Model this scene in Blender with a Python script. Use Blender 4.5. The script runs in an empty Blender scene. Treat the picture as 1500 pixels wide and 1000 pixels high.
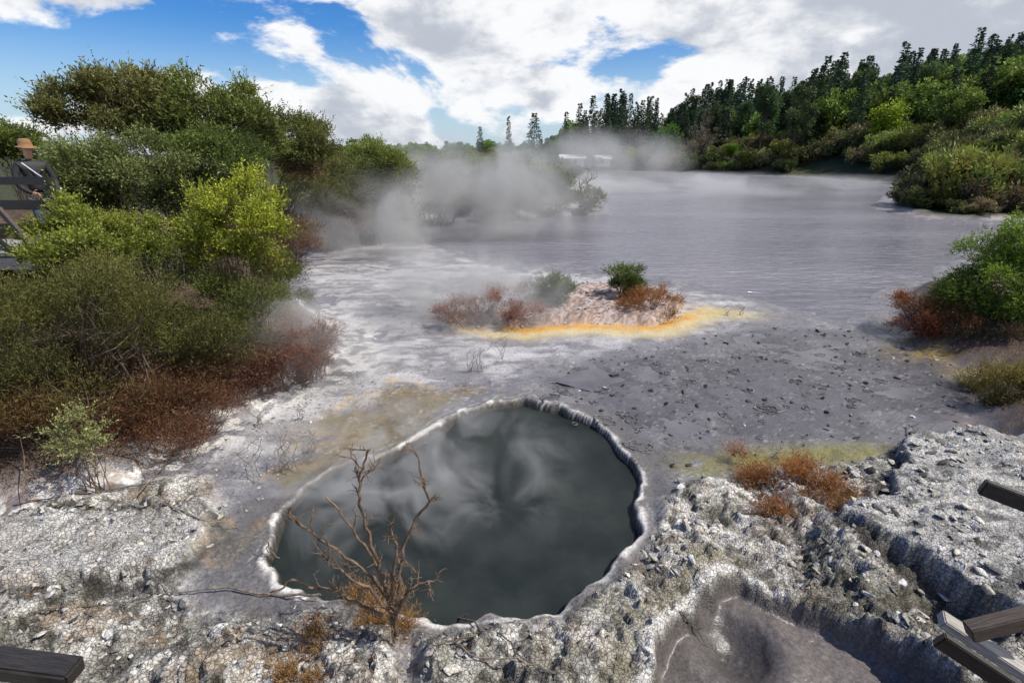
import bpy, math, random, time, bmesh
import numpy as np
from mathutils import Vector, Quaternion
T0=time.time()
random.seed(3)
scene=bpy.context.scene

# ------------------------------------------------------------------ survey helpers
CAMH=4.0; PIT=math.radians(20.3); cP=math.cos(PIT); sP=math.sin(PIT)
def ray(u,v):
    xc=(u-750)/750.; yc=(500-v)/750.
    return (xc, cP+yc*sP, -sP+yc*cP)
def gp(u,v,z=0.0):
    r=ray(u,v); t=(z-CAMH)/r[2]; return (r[0]*t, r[1]*t)
def at(u,v,Y):
    r=ray(u,v); t=Y/r[1]; return (r[0]*t, Y, CAMH+r[2]*t)
def poly(pts): return np.array([gp(u,v) for u,v in pts])
def telev(v):
    r=ray(750,v); return r[2]/r[1]

# ------------------------------------------------------------------ numpy noise
def _hash(ix,iy,s):
    h=(ix.astype(np.int64)*374761393+iy.astype(np.int64)*668265263+s*974634777)&0xffffffff
    h=((h^(h>>13))*1274126177)&0xffffffff
    h^=h>>16
    return (h&0xffff)/65535.
def vn(x,y,s=0):
    ix=np.floor(x);iy=np.floor(y);fx=x-ix;fy=y-iy
    fx=fx*fx*fx*(fx*(fx*6-15)+10);fy=fy*fy*fy*(fy*(fy*6-15)+10)
    a=_hash(ix,iy,s);b=_hash(ix+1,iy,s);c=_hash(ix,iy+1,s);d=_hash(ix+1,iy+1,s)
    return (a*(1-fx)+b*fx)*(1-fy)+(c*(1-fx)+d*fx)*fy
def fbm(x,y,o=5,s=0,g=.5):
    r=0;a=1;t=0
    for i in range(o):
        r=r+a*vn(x*2.03**i+17.3*i,y*2.03**i-9.1*i,s+i);t+=a;a*=g
    return r/t
def worley(x,y,s=0):
    ix=np.floor(x);iy=np.floor(y)
    f1=np.full(x.shape,9.);f2=np.full(x.shape,9.);idc=np.zeros(x.shape)
    for dx in(-1,0,1):
        for dy in(-1,0,1):
            cx=ix+dx;cy=iy+dy
            px=cx+_hash(cx,cy,s);py=cy+_hash(cx,cy,s+5)
            d=np.hypot(px-x,py-y)
            n=d<f1
            f2=np.where(n,f1,np.minimum(f2,d));idc=np.where(n,_hash(cx,cy,s+9),idc);f1=np.where(n,d,f1)
    return f1,f2,idc
def ss(t): t=np.clip(t,0,1); return t*t*(3-2*t)
def sdf(P,x,y):
    """signed distance, positive inside"""
    d=np.full(x.shape,1e18);ins=np.zeros(x.shape,bool)
    n=len(P)
    for i in range(n):
        ax,ay=P[i];bx,by=P[(i+1)%n]
        ex=bx-ax;ey=by-ay;wx=x-ax;wy=y-ay
        t=np.clip((wx*ex+wy*ey)/(ex*ex+ey*ey+1e-12),0,1)
        d=np.minimum(d,(wx-ex*t)**2+(wy-ey*t)**2)
        c=((ay>y)!=(by>y))
        xx=(bx-ax)*(y-ay)/(by-ay+1e-15)+ax
        ins^=(c&(x<xx))
    d=np.sqrt(d);return np.where(ins,d,-d)
def lerp(a,b,t): return a*(1-t)+b*t

# ------------------------------------------------------------------ mesh helpers
def link(o,parent=None):
    scene.collection.objects.link(o)
    if parent is not None: o.parent=parent
    return o
def empty(name,loc=(0,0,0)):
    e=bpy.data.objects.new(name,None); e.location=loc; e.empty_display_size=.2
    return link(e)
def mesh_data(name,v,f,mat,col=None,smooth=False,extra=None):
    v=np.asarray(v,np.float32);f=np.asarray(f,np.int32);k=f.shape[1]
    me=bpy.data.meshes.new(name)
    me.vertices.add(len(v));me.vertices.foreach_set('co',v.ravel())
    me.loops.add(f.size);me.loops.foreach_set('vertex_index',f.ravel())
    me.polygons.add(len(f));me.polygons.foreach_set('loop_start',np.arange(0,f.size,k,dtype=np.int32))
    if smooth: me.polygons.foreach_set('use_smooth',np.ones(len(f),bool))
    me.update(calc_edges=True)
    if col is not None:
        a=me.color_attributes.new('Col','FLOAT_COLOR','POINT')
        c=np.ones((len(v),4),np.float32);c[:,:col.shape[1]]=col
        a.data.foreach_set('color',c.ravel())
    if extra is not None:
        for kx,ar in extra.items():
            a=me.attributes.new(kx,'FLOAT','POINT');a.data.foreach_set('value',np.asarray(ar,np.float32).ravel())
    if mat: me.materials.append(mat)
    return me
def mesh_obj(name,v,f,mat,col=None,smooth=False,extra=None,parent=None):
    return link(bpy.data.objects.new(name,mesh_data(name,v,f,mat,col,smooth,extra)),parent)

def tube(pts,rad,k=5):
    pts=np.asarray(pts,float);rad=np.asarray(rad,float);n=len(pts)
    t=np.gradient(pts,axis=0);t/=np.linalg.norm(t,axis=1)[:,None]+1e-9
    ref=np.array([.31,.77,.2]);ref=ref/np.linalg.norm(ref)
    a=np.cross(t,ref);a/=np.linalg.norm(a,axis=1)[:,None]+1e-9
    b=np.cross(t,a)
    th=np.arange(k)*2*math.pi/k
    v=pts[:,None,:]+rad[:,None,None]*(np.cos(th)[None,:,None]*a[:,None,:]+np.sin(th)[None,:,None]*b[:,None,:])
    i=np.arange(n-1)[:,None]*k;j=np.arange(k)[None,:];j2=(j+1)%k
    f=np.stack([i+j,i+j2,i+k+j2,i+k+j],-1).reshape(-1,4)
    return v.reshape(-1,3),f
def tubes(list_,k=5):
    V=[];F=[];o=0
    for p,r in list_:
        v,f=tube(p,r,k);V.append(v);F.append(f+o);o+=len(v)
    return np.concatenate(V),np.concatenate(F)

def leaves(c,d,L,W,rng,col):
    n=len(c)
    r=rng.normal(size=(n,3));s=np.cross(d,r);s/=np.linalg.norm(s,axis=1)[:,None]+1e-9
    L=np.broadcast_to(L,(n,))[:,None];W=np.broadcast_to(W,(n,))[:,None]
    nn=np.cross(d,s)
    v=np.stack([c,c+d*L*.45+s*W+nn*W*.4,c+d*L,c+d*L*.45-s*W+nn*W*.4],1).reshape(-1,3)
    f=np.arange(n*4).reshape(n,4)
    return v,f,np.repeat(col,4,axis=0)
def unit(v): return v/(np.linalg.norm(v,axis=-1,keepdims=True)+1e-9)

def sprigs(o,d,Ls,m,L,W,rng,col,spread=.6,jit=.2):
    n=len(o)
    t=np.tile(np.linspace(.08,1,m),(n,1))
    c=o[:,None,:]+d[:,None,:]*(t*Ls[:,None])[:,:,None]
    c[:,:,2]-=(t**2*Ls[:,None]*.12)
    c=c+rng.normal(size=c.shape)*L*.12
    dd=unit(d[:,None,:]+rng.normal(size=c.shape)*spread)
    cc=col[:,None,:]*(1+rng.normal(size=(n,m,1))*jit)*(.75+.4*t[:,:,None])
    c=c.reshape(-1,3);dd=dd.reshape(-1,3);cc=np.clip(cc.reshape(-1,3),.004,.8)
    LL=L*rng.uniform(.6,1.3,len(c));WW=W*rng.uniform(.7,1.3,len(c))
    return leaves(c,dd,LL,WW,rng,cc)

# ------------------------------------------------------------------ materials
def newmat(name):
    m=bpy.data.materials.new(name);m.use_nodes=True
    nt=m.node_tree;nt.nodes.clear();return m,nt,nt.nodes,nt.links
def N(nt,t,**kw):
    n=nt.nodes.new(t)
    for k,v in kw.items(): setattr(n,k,v)
    return n
def math_(nt,op,a,b=None,c=None,clamp=False):
    n=nt.nodes.new('ShaderNodeMath');n.operation=op;n.use_clamp=clamp
    for i,x in enumerate((a,b,c)):
        if x is None: continue
        if isinstance(x,(int,float)): n.inputs[i].default_value=x
        else: nt.links.new(x,n.inputs[i])
    return n.outputs[0]
def noise_(nt,vec,scale,detail=4,rough=.5,dist=0,dim='3D'):
    n=nt.nodes.new('ShaderNodeTexNoise');n.noise_dimensions=dim
    n.inputs['Scale'].default_value=scale;n.inputs['Detail'].default_value=detail
    n.inputs['Roughness'].default_value=rough;n.inputs['Distortion'].default_value=dist
    if vec is not None: nt.links.new(vec,n.inputs['Vector'])
    return n.outputs['Fac']
def mrange(nt,x,a,b,c=0,d=1,smooth=True):
    n=nt.nodes.new('ShaderNodeMapRange')
    if smooth:n.interpolation_type='SMOOTHSTEP'
    nt.links.new(x,n.inputs[0])
    for i,k in enumerate((a,b,c,d)): n.inputs[i+1].default_value=k
    return n.outputs[0]
def mixc(nt,f,a,b,bt='MIX'):
    n=nt.nodes.new('ShaderNodeMix');n.data_type='RGBA';n.blend_type=bt
    if isinstance(f,(int,float)): n.inputs[0].default_value=f
    else: nt.links.new(f,n.inputs[0])
    for i,x in ((6,a),(7,b)):
        if isinstance(x,tuple): n.inputs[i].default_value=(*x,1)
        else: nt.links.new(x,n.inputs[i])
    return n.outputs[2]

def leaf_mat(name,trans=.3,objvar=0.0,rough=.55):
    m,nt,ns,ln=newmat(name)
    a=N(nt,'ShaderNodeAttribute',attribute_name='Col')
    col=a.outputs['Color']
    if objvar>0:
        oi=N(nt,'ShaderNodeObjectInfo')
        h=N(nt,'ShaderNodeHueSaturation')
        ln.new(math_(nt,'MULTIPLY_ADD',oi.outputs['Random'],.07*objvar,.5-.035*objvar),h.inputs['Hue'])
        ln.new(math_(nt,'MULTIPLY_ADD',math_(nt,'FRACT',math_(nt,'MULTIPLY',oi.outputs['Random'],7.3)),.9*objvar,1-.20*objvar),h.inputs['Value'])
        ln.new(col,h.inputs['Color']);col=h.outputs[0]
    p=N(nt,'ShaderNodeBsdfPrincipled');p.inputs['Roughness'].default_value=rough
    p.inputs['Specular IOR Level'].default_value=.25
    ln.new(col,p.inputs['Base Color'])
    t=N(nt,'ShaderNodeBsdfTranslucent')
    ln.new(col,t.inputs[0])
    mx=N(nt,'ShaderNodeMixShader');mx.inputs[0].default_value=trans
    ln.new(p.outputs[0],mx.inputs[1]);ln.new(t.outputs[0],mx.inputs[2])
    o=N(nt,'ShaderNodeOutputMaterial');ln.new(mx.outputs[0],o.inputs[0]);return m
def simple_mat(name,c1,c2,scale=8,rough=.8,bump=.3,stretch=(1,1,1),detail=6,bd=.01):
    m,nt,ns,ln=newmat(name)
    tc=N(nt,'ShaderNodeTexCoord');mp=N(nt,'ShaderNodeMapping');mp.inputs['Scale'].default_value=stretch
    ln.new(tc.outputs['Object'],mp.inputs[0])
    f=noise_(nt,mp.outputs[0],scale,detail,.6)
    p=N(nt,'ShaderNodeBsdfPrincipled');p.inputs['Roughness'].default_value=rough
    ln.new(mixc(nt,mrange(nt,f,.3,.7),c1,c2),p.inputs['Base Color'])
    b=N(nt,'ShaderNodeBump');b.inputs['Strength'].default_value=bump;b.inputs['Distance'].default_value=bd
    ln.new(f,b.inputs['Height']);ln.new(b.outputs[0],p.inputs['Normal'])
    o=N(nt,'ShaderNodeOutputMaterial');ln.new(p.outputs[0],o.inputs[0]);return m

M_leaf=leaf_mat('foliage',.3)
M_leafv=leaf_mat('foliage_varied',.25,1.0)
M_bark=simple_mat('bark',(.07,.05,.035),(.16,.12,.09),20,.9,.5,(1,1,.2))
M_twig=simple_mat('dead_twig',(.055,.038,.028),(.23,.155,.10),25,.8,.5)
M_greytwig=simple_mat('grey_twig',(.09,.07,.055),(.25,.21,.17),25,.85,.5)

# ------------------------------------------------------------------ polygons of the site
POOL=poly([(770,588),(820,598),(870,622),(915,660),(938,700),(945,750),(935,790),(905,820),(880,848),(845,865),(820,905),(780,912),(720,908),(660,918),(600,905),(540,895),(480,885),(420,862),(392,830),(395,790),(415,745),(450,712),(510,687),(580,665),(618,645),(660,612),(720,594)])
MUD2=poly([(950,1060),(962,1000),(965,960),(980,925),(1010,885),(1040,858),(1075,850),(1120,868),(1200,900),(1280,930),(1330,960),(1380,1000),(1430,1060),(1380,1120),(1200,1160),(1000,1120)])
RR=poly([(950,780),(965,735),(1000,712),(1060,697),(1130,692),(1250,682),(1330,652),(1420,640),(1500,690),(1800,740),(2200,1300),(600,1300),(600,925),(720,915),(820,912),(850,868),(900,832),(930,805)])
LR=poly([(-900,770),(0,770),(150,735),(260,700),(325,705),(335,770),(318,800),(300,840),(280,870),(320,895),(420,900),(500,892),(600,925),(620,1300),(-900,1300)])
SLAB=poly([(1222,782),(1290,752),(1330,665),(1420,645),(1560,700),(2000,900),(1700,1020),(1480,925),(1400,888),(1330,852),(1265,815)])
LSLAB=poly([(-500,800),(180,772),(315,775),(325,795),(285,828),(250,850),(150,872),(-500,900)])
FLAT=poly([(430,370),(620,350),(700,385),(860,400),(1010,425),(1130,450),(1120,478),(1000,500),(900,520),(800,548),(770,578),(700,580),(600,600),(520,640),(430,700),(330,790),(290,720),(350,600),(500,550),(505,500),(430,420)])
OCHRE=poly([(570,560),(640,575),(700,570),(775,578),(720,592),(650,612),(610,645),(510,682),(420,745),(400,800),(340,850),(325,800),(380,715),(440,665),(480,610),(530,590)])
DARK=poly([(780,560),(870,525),(1000,505),(1100,480),(1300,480),(1440,545),(1420,630),(1330,655),(1130,672),(1000,706),(950,735),(910,655),(860,612),(800,588)])
ISL=poly([(700,462),(760,438),(850,424),(900,418),(975,436),(1015,455),(960,482),(850,478),(770,482),(715,478)])
SPIT=poly([(740,318),(830,308),(890,306),(893,313),(840,316),(760,323)])
BASIN=poly([(-900,800),(0,762),(130,735),(230,690),(300,640),(350,600),(420,570),(500,545),(505,500),(440,440),(420,400),(425,370),(500,352),(600,335),(640,318),(740,322),(830,310),(850,300),(840,280),(860,250),(1000,253),(1150,258),(1300,268),(1335,275),(1315,290),(1300,305),(1360,320),(1440,324),(1560,322),(1900,330),(1900,352),(1530,350),(1430,385),(1330,425),(1300,470),(1345,510),(1440,550),(1430,600),(1415,645),(1500,690),(1900,740),(2300,1400),(-1000,1400)])
LAKE=poly([(560,345),(640,322),(740,326),(830,314),(890,314),(860,300),(850,280),(868,251),(1000,254),(1150,259),(1290,269),(1320,276),(1300,290),(1290,305),(1360,322),(1440,327),(1560,325),(1900,333),(1900,350),(1530,345),(1420,385),(1320,425),(1290,470),(1240,478),(1130,452),(1010,418),(880,392),(740,385),(650,370)])

def height(x,y):
    wx=x+(fbm(x*1.3,y*1.3,4,11)-.5)*.5; wy=y+(fbm(x*1.3,y*1.3,4,12)-.5)*.5
    near=(y<24)&(np.abs(x)<26)
    R={}
    bas=sdf(BASIN,x+(wx-x)*.8,y+(wy-y)*.8)
    lake=sdf(LAKE,wx,wy)
    n1=fbm(x*.9,y*.9,5,21); n2=fbm(x*4,y*4,5,31); n3=fbm(x*17,y*17,4,41)
    xn=(x*.65+wx*.35)[near];yn=(y*.65+wy*.35)[near]
    def nsd(P):
        o=np.full(x.shape,-50.)
        if len(xn): o[near]=sdf(P,xn,yn)
        return o
    n2s=fbm(x*3,y*3,3,33);nl=fbm(x*1.4,y*1.4,4,35)
    pool=nsd(POOL)+(nl-.5)*.22+(n2s-.5)*.12+(n2-.5)*.06;mud=nsd(MUD2)+(n2-.5)*.12+(n3-.5)*.03;rr=nsd(RR);lr=nsd(LR);slab=nsd(SLAB)+(n3-.5)*.08+(n2s-.5)*.25;lsl=nsd(LSLAB)+(n3-.5)*.06+(n2s-.5)*.2;isl=nsd(ISL)+(n2s-.5)*.3
    flat=nsd(FLAT)+(nl-.5)*1.0;och=nsd(OCHRE)+(nl-.5)*1.3+(n2-.5)*.3;dark=nsd(DARK)+(nl-.5)*.9
    h=.035+(n1-.5)*.10+(n2-.5)*.03
    q=(n1*1.0+n2*.18)*16; h=h+(np.floor(q)+ss((q-np.floor(q))*4))/16*.05-.03
    h=h-ss(lake/3.0)*.9-.020*ss(dark/.8)
    h=h+.045*ss((11.3-y)/1.6)*ss((3.0-x)/2.0)*(1-ss(dark/.5))
    cap=np.where(x>4,.45,2.1)*(1-.72*ss((y-15)/12))
    land=ss(-bas/.6)*.12+np.minimum(np.maximum(-bas,0)*.38,cap)*(.75+.5*n1)
    hill=13*ss((x-48)/95)*ss((y-40)/95)+5.0*ss((x-27)/22)*ss((y-22)/22)*(1-.5*ss((y-60)/60))
    h=np.where(bas<0,h+land+hill*ss(-bas/12)+.7*ss((y-60)/60)*ss(-bas/20),h)
    if y.max()>20: h+=ss(sdf(SPIT,x,y)/.3)*.25
    rock=np.maximum(ss((rr+.05)/.3),ss((lr+.1)/.4))
    w1,w2,wi=worley(x*2.6+n2*1.6,y*2.6+n1*2.5,61)
    v1,v2,vi=worley(x*7+n3*1.2,y*7+n2*3.5,62)
    r1=fbm(x*1.7,y*1.7,5,71)
    t=r1*9;ter=(np.floor(t)+ss((t-np.floor(t))*6))/9
    rh=.06+(ter-.42)*.42+(wi-.5)*.10*ss((w2-w1)*13)+(vi-.5)*.06*ss((v2-v1)*10)+(n3-.5)*.04
    h+=rock*rh*(1-.7*ss(lsl/.1))
    sl=ss((slab)/.06);h+=sl*(.27-.65*rock*rh)
    h+=ss(lsl/.07)*.15
    gx,gy=gp(1330,905);d=np.hypot((x-gx)/1.2,(y-gy)/.35);h-=.18*np.exp(-d*d)*(1-sl)
    h+=ss(isl/.4)*(.22+(n2-.5)*.2)
    h=h+np.exp(-((pool+.05)/.05)**2)*.010*(1-rock)
    pm=ss((pool+.01)/.16);h=lerp(h,-.42,pm)
    mm=ss((mud+.02)/.12);
    cx,cy=gp(1075,960,-.25);rc=np.hypot(x-cx,y-cy)
    mz=-.20+.09*np.exp(-((rc-.42)/.2)**2)-.15*np.exp(-(rc/.3)**2)+(n2-.5)*.02+.010*np.sin(rc*26+n2*9)*np.exp(-rc)
    h=lerp(h,mz,mm)
    R.update(bas=bas,lake=lake,pool=pool,mud=mud,rock=rock*(1-mm),slab=slab,lsl=lsl,isl=isl,flat=flat,och=och,dark=dark,n1=n1,n2=n2,n3=n3,w=(w2-w1),v=(v2-v1),r1=r1,wi=wi,vi=vi,rc=rc,land=-bas,ter=t-np.floor(t))
    return h,R
def hzs(x,y): return height(np.asarray(x,float),np.asarray(y,float))[0]
def hz(x,y): return float(hzs([x],[y])[0])

RINGS=[(880,572,.13),(885,622,.16),(828,580,.13),(922,614,.12),(1125,601,.17),(935,657,.16),(805,592,.15),(1010,560,.1),(1145,530,.14),(1205,568,.12),(1075,545,.1),(1165,560,.09),(975,548,.08),(1095,575,.08),(1250,590,.10),(1290,560,.09),(1000,590,.07),(1180,600,.06),(1060,610,.07),(1230,540,.10),(870,595,.07),(1110,525,.1),(1260,520,.12),(1030,530,.1),(1200,520,.09)]

# ------------------------------------------------------------------ ground sheet
ys=[-6]
while ys[-1]<520:
    y=ys[-1]
    ys.append(y+(.2 if y<1.6 else max(.0155,.0052*y)))
ys=np.array(ys);sx=np.linspace(-2.6,2.6,1001);sx=np.sign(sx)*(np.abs(sx)*.72+.28/6.76*np.abs(sx)**3*1.0)
X=(sx[None,:]*(np.maximum(ys,1.5)+2.2)[:,None]);Y=np.repeat(ys[:,None],len(sx),1)
x=X.ravel();y=Y.ravel()
h,R=height(x,y)
n1,n2,n3=R['n1'],R['n2'],R['n3']
def C(*c): return np.array(c)[None,:]
def mixk(col,c,m): return col*(1-m[:,None])+c*m[:,None]
col=np.repeat(C(.160,.156,.172),len(x),0)*(.7+.6*n2)[:,None]
wet=np.full(len(x),.45)
flm=ss(R['flat']/.8+.5*(n2-.3));col=mixk(col,C(.28,.275,.288)*(.5+1.0*n2)[:,None],flm);wet=lerp(wet,.2,flm)
streak=ss((fbm(x*1.1,y*4,4,81)-.46)*9);col=mixk(col,C(.165,.16,.175),flm*streak*.75)
m=ss((fbm(x*.8,y*2.2,5,82)-.50)*9)*flm;col=mixk(col,C(.48,.47,.48),m*.6)
dk=ss(R['dark']/.6+.6*(n2-.35));col=mixk(col,C(.075,.072,.083)*(.5+1.0*n1)[:,None],dk);wet=lerp(wet,.6,dk)
m2=ss((fbm(x*1.0,y*1.8,5,83)-.53)*9)*dk;col=mixk(col,C(.145,.14,.155),m2*.6)
wb=ss(1-np.abs(R['bas']-.1)/1.0)*ss((R['bas']+.6)*2)*(y<14)*(x<-.8)*ss((fbm(x*6,y*6,4,91)-.44)*9);col=mixk(col,C(.66,.65,.63),wb)
m=ss(R['och']/.5+.6*(n2-.2))*.95;oc=lerp(C(.095,.076,.045),C(.24,.185,.095),n3[:,None]);col=mixk(col,oc,m)
m=ss(R['och']/.5)*ss((fbm(x*2,y*2,4,87)-.52)*9);col=mixk(col,C(.115,.105,.045),m*.5)
edge=np.exp(-((R['och']+.03)/.07)**2)*ss((fbm(x*3,y*3,3,92)-.42)*9);col=mixk(col,C(.42,.27,.10),edge*.6)
for k,(nn,cc) in enumerate(((n1*.7+n2*.3,.5),(n1*.6+n2*.4,.42),(n1*.5+n2*.5,.57),(n1*.8+n2*.2,.455))):
    m=np.exp(-((nn-cc)/.0035)**2)*(R['bas']>0)*(R['lake']<.5)*(1-R['rock'])
    col=mixk(col,C(.44,.43,.43) if k%2==0 else C(.06,.056,.06),m*.6*(1-.5*dk));h+=m*.008
v1,v2,vi=worley(x*5,y*5,93);m=ss((.10+.08*vi-v1)*30)*(vi>.62)*(R['bas']>.2)*(1-R['rock'])*ss(R['dark']*2+1);col=mixk(col,C(.025,.023,.027),m*.9)
v1,v2,vi=worley(x*2.2,y*2.2,99);m=np.exp(-((v1-(.12+.14*vi)+(n3-.5)*.08)/.02)**2)*(vi>.45)*(R['bas']>.2)*(1-R['rock'])*ss(R['dark']*2+.5);col=mixk(col,C(.20,.195,.205),m*.45);h+=m*.01
for (u,v,r) in RINGS:
    cx,cy=gp(u,v);d=np.hypot(x-cx,y-cy)/r
    col=mixk(col,C(.025,.023,.027),np.exp(-(d/.9)**4)*.75)
li=ss(R['isl']/.2);col=mixk(col,lerp(C(.42,.35,.33),C(.22,.15,.12),ss((n3-.4)*6)[:,None]),li)
fr=np.exp(-((R['isl']+.22)/.24)**2)*ss((gp(850,455)[1]-y)*.9+(fbm(x*2,y*2,3,94)-.3));col=mixk(col,C(.56,.27,.02),np.clip(fr*1.4,0,1)*(x>-.3)*ss(.45+(n3-.3)*3))
fr=np.exp(-((R['isl']+.55)/.30)**2)*ss((gp(850,450)[1]-y)*.9+.5);col=mixk(col,C(.50,.41,.22),np.clip(fr,0,1)*.8)
for (u,v,rx,ry,c,a) in [(1060,462,.9,.45,(.40,.32,.12),.8),(1130,675,1.3,.26,(.16,.145,.03),.95),(1250,668,1.0,.25,(.15,.14,.035),.9),(1030,690,.5,.2,(.15,.14,.05),.8),(1390,520,1.0,.5,(.27,.20,.06),.9),(1440,555,.6,.4,(.30,.24,.08),.8),(960,905,.25,.3,(.18,.17,.10),.7),(1340,500,.5,.3,(.18,.14,.05),.8),(480,640,.6,.5,(.22,.165,.085),.6)]:
    cx,cy=gp(u,v);d=((x-cx)/rx)**2+((y-cy)/ry)**2;col=mixk(col,C(*c)*(.6+.8*n3)[:,None],np.exp(-d)*a*ss((n2-.25)*6))
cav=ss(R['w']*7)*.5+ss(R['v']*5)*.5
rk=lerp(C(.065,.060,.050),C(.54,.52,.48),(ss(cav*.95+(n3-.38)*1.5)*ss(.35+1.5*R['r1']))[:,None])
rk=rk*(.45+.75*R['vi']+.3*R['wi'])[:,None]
rk=mixk(rk,C(.74,.72,.68),ss((fbm(x*5,y*5,5,95)-.52)*16)*.85)
rk=mixk(rk,C(.10,.10,.06),ss((fbm(x*2.5,y*2.5,5,96)-.54)*10)*.5)
rk=mixk(rk,C(.045,.040,.033),ss((fbm(x*9,y*9,4,88)-.57)*14)*.75)
rk=mixk(rk,C(.30,.21,.13),ss((fbm(x*3.5,y*3.5,5,97)-.52)*10)*.5*np.where(x<0,1,.45))
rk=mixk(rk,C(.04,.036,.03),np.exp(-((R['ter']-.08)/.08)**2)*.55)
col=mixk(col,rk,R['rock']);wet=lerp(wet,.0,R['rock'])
m=ss(R['slab']/.08);sc=C(.33,.325,.32)*(.3+1.4*n3)[:,None];sc=mixk(sc,C(.06,.06,.06),ss((fbm(x*7,y*7,4,98)-.54)*14)*.8);sc=mixk(sc,C(.60,.59,.56),ss((fbm(x*3,y*12,4,89)-.54)*14)*.75);col=mixk(col,sc,m*.85)
m=np.exp(-((R['slab']-.05)/.05)**2);col=mixk(col,C(.66,.65,.63),m*.7*ss((n2-.3)*6))
m=ss(R['lsl']/.1);col=mixk(col,C(.47,.465,.45)*(.35+1.2*n3)[:,None],m*.7)
m=np.exp(-((R['slab']+.06)/.11)**2);col=mixk(col,C(.02,.018,.015),m*.92*(x>2))  # shadow under the slab ledge, painted into the ground colour
m=np.exp(-((R['lsl']+.05)/.06)**2);col=mixk(col,C(.03,.028,.025),m*.85)  # left ledge's shade put into vertex colour just outside its edge
gx,gy=gp(1330,905);d=((x-gx)/1.3)**2+((y-gy)/.5)**2;col=mixk(col,C(.07,.064,.042)*(.4+1.2*n3)[:,None],np.exp(-d)*.8*(R['slab']<0)*(R['mud']<0))
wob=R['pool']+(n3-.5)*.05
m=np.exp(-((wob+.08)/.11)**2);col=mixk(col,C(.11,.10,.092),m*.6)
wd=.010+.024*ss((n2-.35)*5)
m=np.exp(-((wob+.028)/wd)**2)*(.25+.6*ss((n2-.40)*7))*(1-.6*R['rock']);col=mixk(col,C(.62,.60,.57),np.clip(m*1.15,0,1))
m=np.exp(-((wob+.13)/.012)**2)*ss((n1-.45)*9)*(1-R['rock']);col=mixk(col,C(.42,.41,.39),m*.6)
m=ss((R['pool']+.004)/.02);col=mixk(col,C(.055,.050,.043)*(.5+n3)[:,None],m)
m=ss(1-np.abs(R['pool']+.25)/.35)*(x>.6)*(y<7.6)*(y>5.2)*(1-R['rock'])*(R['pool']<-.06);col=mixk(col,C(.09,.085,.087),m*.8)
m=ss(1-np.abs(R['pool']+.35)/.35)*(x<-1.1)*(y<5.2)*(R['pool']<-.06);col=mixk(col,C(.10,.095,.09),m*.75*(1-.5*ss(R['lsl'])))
m=ss((R['mud']+.02)/.06);mc=C(.125,.110,.105)*(.8+.4*n2)[:,None]
mc=mixk(mc,C(.04,.037,.037),np.exp(-(R['rc']/.40)**2)*.85);mc=mixk(mc,C(.055,.052,.05),ss((np.sin(np.arctan2(y-gp(1075,960,-.25)[1],x-gp(1075,960,-.25)[0])*17+n2*8))*.5)*np.exp(-((R['rc']-.45)/.22)**2)*.5)
col=mixk(col,mc,m);wet=lerp(wet,.6,m)
wob=R['mud']+(n3-.5)*.04
m=np.exp(-((wob+.05)/.035)**2)*(x<gp(1150,870)[0]);col=mixk(col,C(.70,.69,.67),np.clip(m*1.2,0,1))
m=np.exp(-((R['mud']+.22)/.12)**2)*(x<gp(1100,870)[0]);col=mixk(col,C(.23,.21,.14),m*.7)
m=ss((R['land']-.15)/.5);so=lerp(C(.06,.04,.03),C(.14,.10,.075),n3[:,None]);so=mixk(so,C(.045,.06,.02),ss((y-15)/12)*ss((n2-.2)*4))
col=mixk(col,so,m);wet=lerp(wet,0,m)
m=ss((R['land']+.45)/.6)*ss((n3-.45)*8)*(y<14)*(1-R['rock']*.4);col=mixk(col,C(.17,.10,.06),m*.55)
m=np.exp(-((R['bas'])/.5)**2)*(y>24);col=mixk(col,C(.36,.30,.26),m*.6*ss((n1-.35)*5))
col=np.clip(col,.01,.8)
nx=len(sx);ny=len(ys)
i=(np.arange(ny-1)[:,None]*nx+np.arange(nx-1)[None,:]).ravel()
f=np.stack([i,i+1,i+nx+1,i+nx],1)

m,nt,ns,ln=newmat('ground_mat')
a=N(nt,'ShaderNodeAttribute',attribute_name='Col');w=N(nt,'ShaderNodeAttribute',attribute_name='Wet')
rkA=N(nt,'ShaderNodeAttribute',attribute_name='Rock')
g=N(nt,'ShaderNodeNewGeometry');pos=g.outputs['Position']
fa=noise_(nt,pos,34,6,.7);fb=noise_(nt,pos,9,4,.6)
vo=N(nt,'ShaderNodeTexVoronoi');vo.inputs['Scale'].default_value=26;vo.feature='DISTANCE_TO_EDGE'
wn=N(nt,'ShaderNodeVectorMath',operation='ADD');cn=N(nt,'ShaderNodeTexNoise');cn.inputs['Scale'].default_value=20;ln.new(pos,cn.inputs['Vector'])
scn=N(nt,'ShaderNodeVectorMath',operation='SCALE');scn.inputs['Scale'].default_value=.05;ln.new(cn.outputs['Color'],scn.inputs[0]);ln.new(pos,wn.inputs[0]);ln.new(scn.outputs[0],wn.inputs[1]);ln.new(wn.outputs[0],vo.inputs['Vector'])
crack=mrange(nt,vo.outputs['Distance'],0,.14)
var=math_(nt,'MULTIPLY_ADD',mrange(nt,fa,.3,.7),.70,.64)
cr2=math_(nt,'SUBTRACT',1.0,math_(nt,'MULTIPLY',math_(nt,'MULTIPLY',math_(nt,'SUBTRACT',1.0,crack),rkA.outputs['Fac']),.50))
vr=N(nt,'ShaderNodeVectorMath',operation='SCALE')
ln.new(a.outputs['Color'],vr.inputs[0]);ln.new(math_(nt,'MULTIPLY',var,cr2),vr.inputs['Scale'])
p=N(nt,'ShaderNodeBsdfPrincipled');ln.new(vr.outputs[0],p.inputs['Base Color'])
p.inputs['Specular IOR Level'].default_value=.35
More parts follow.
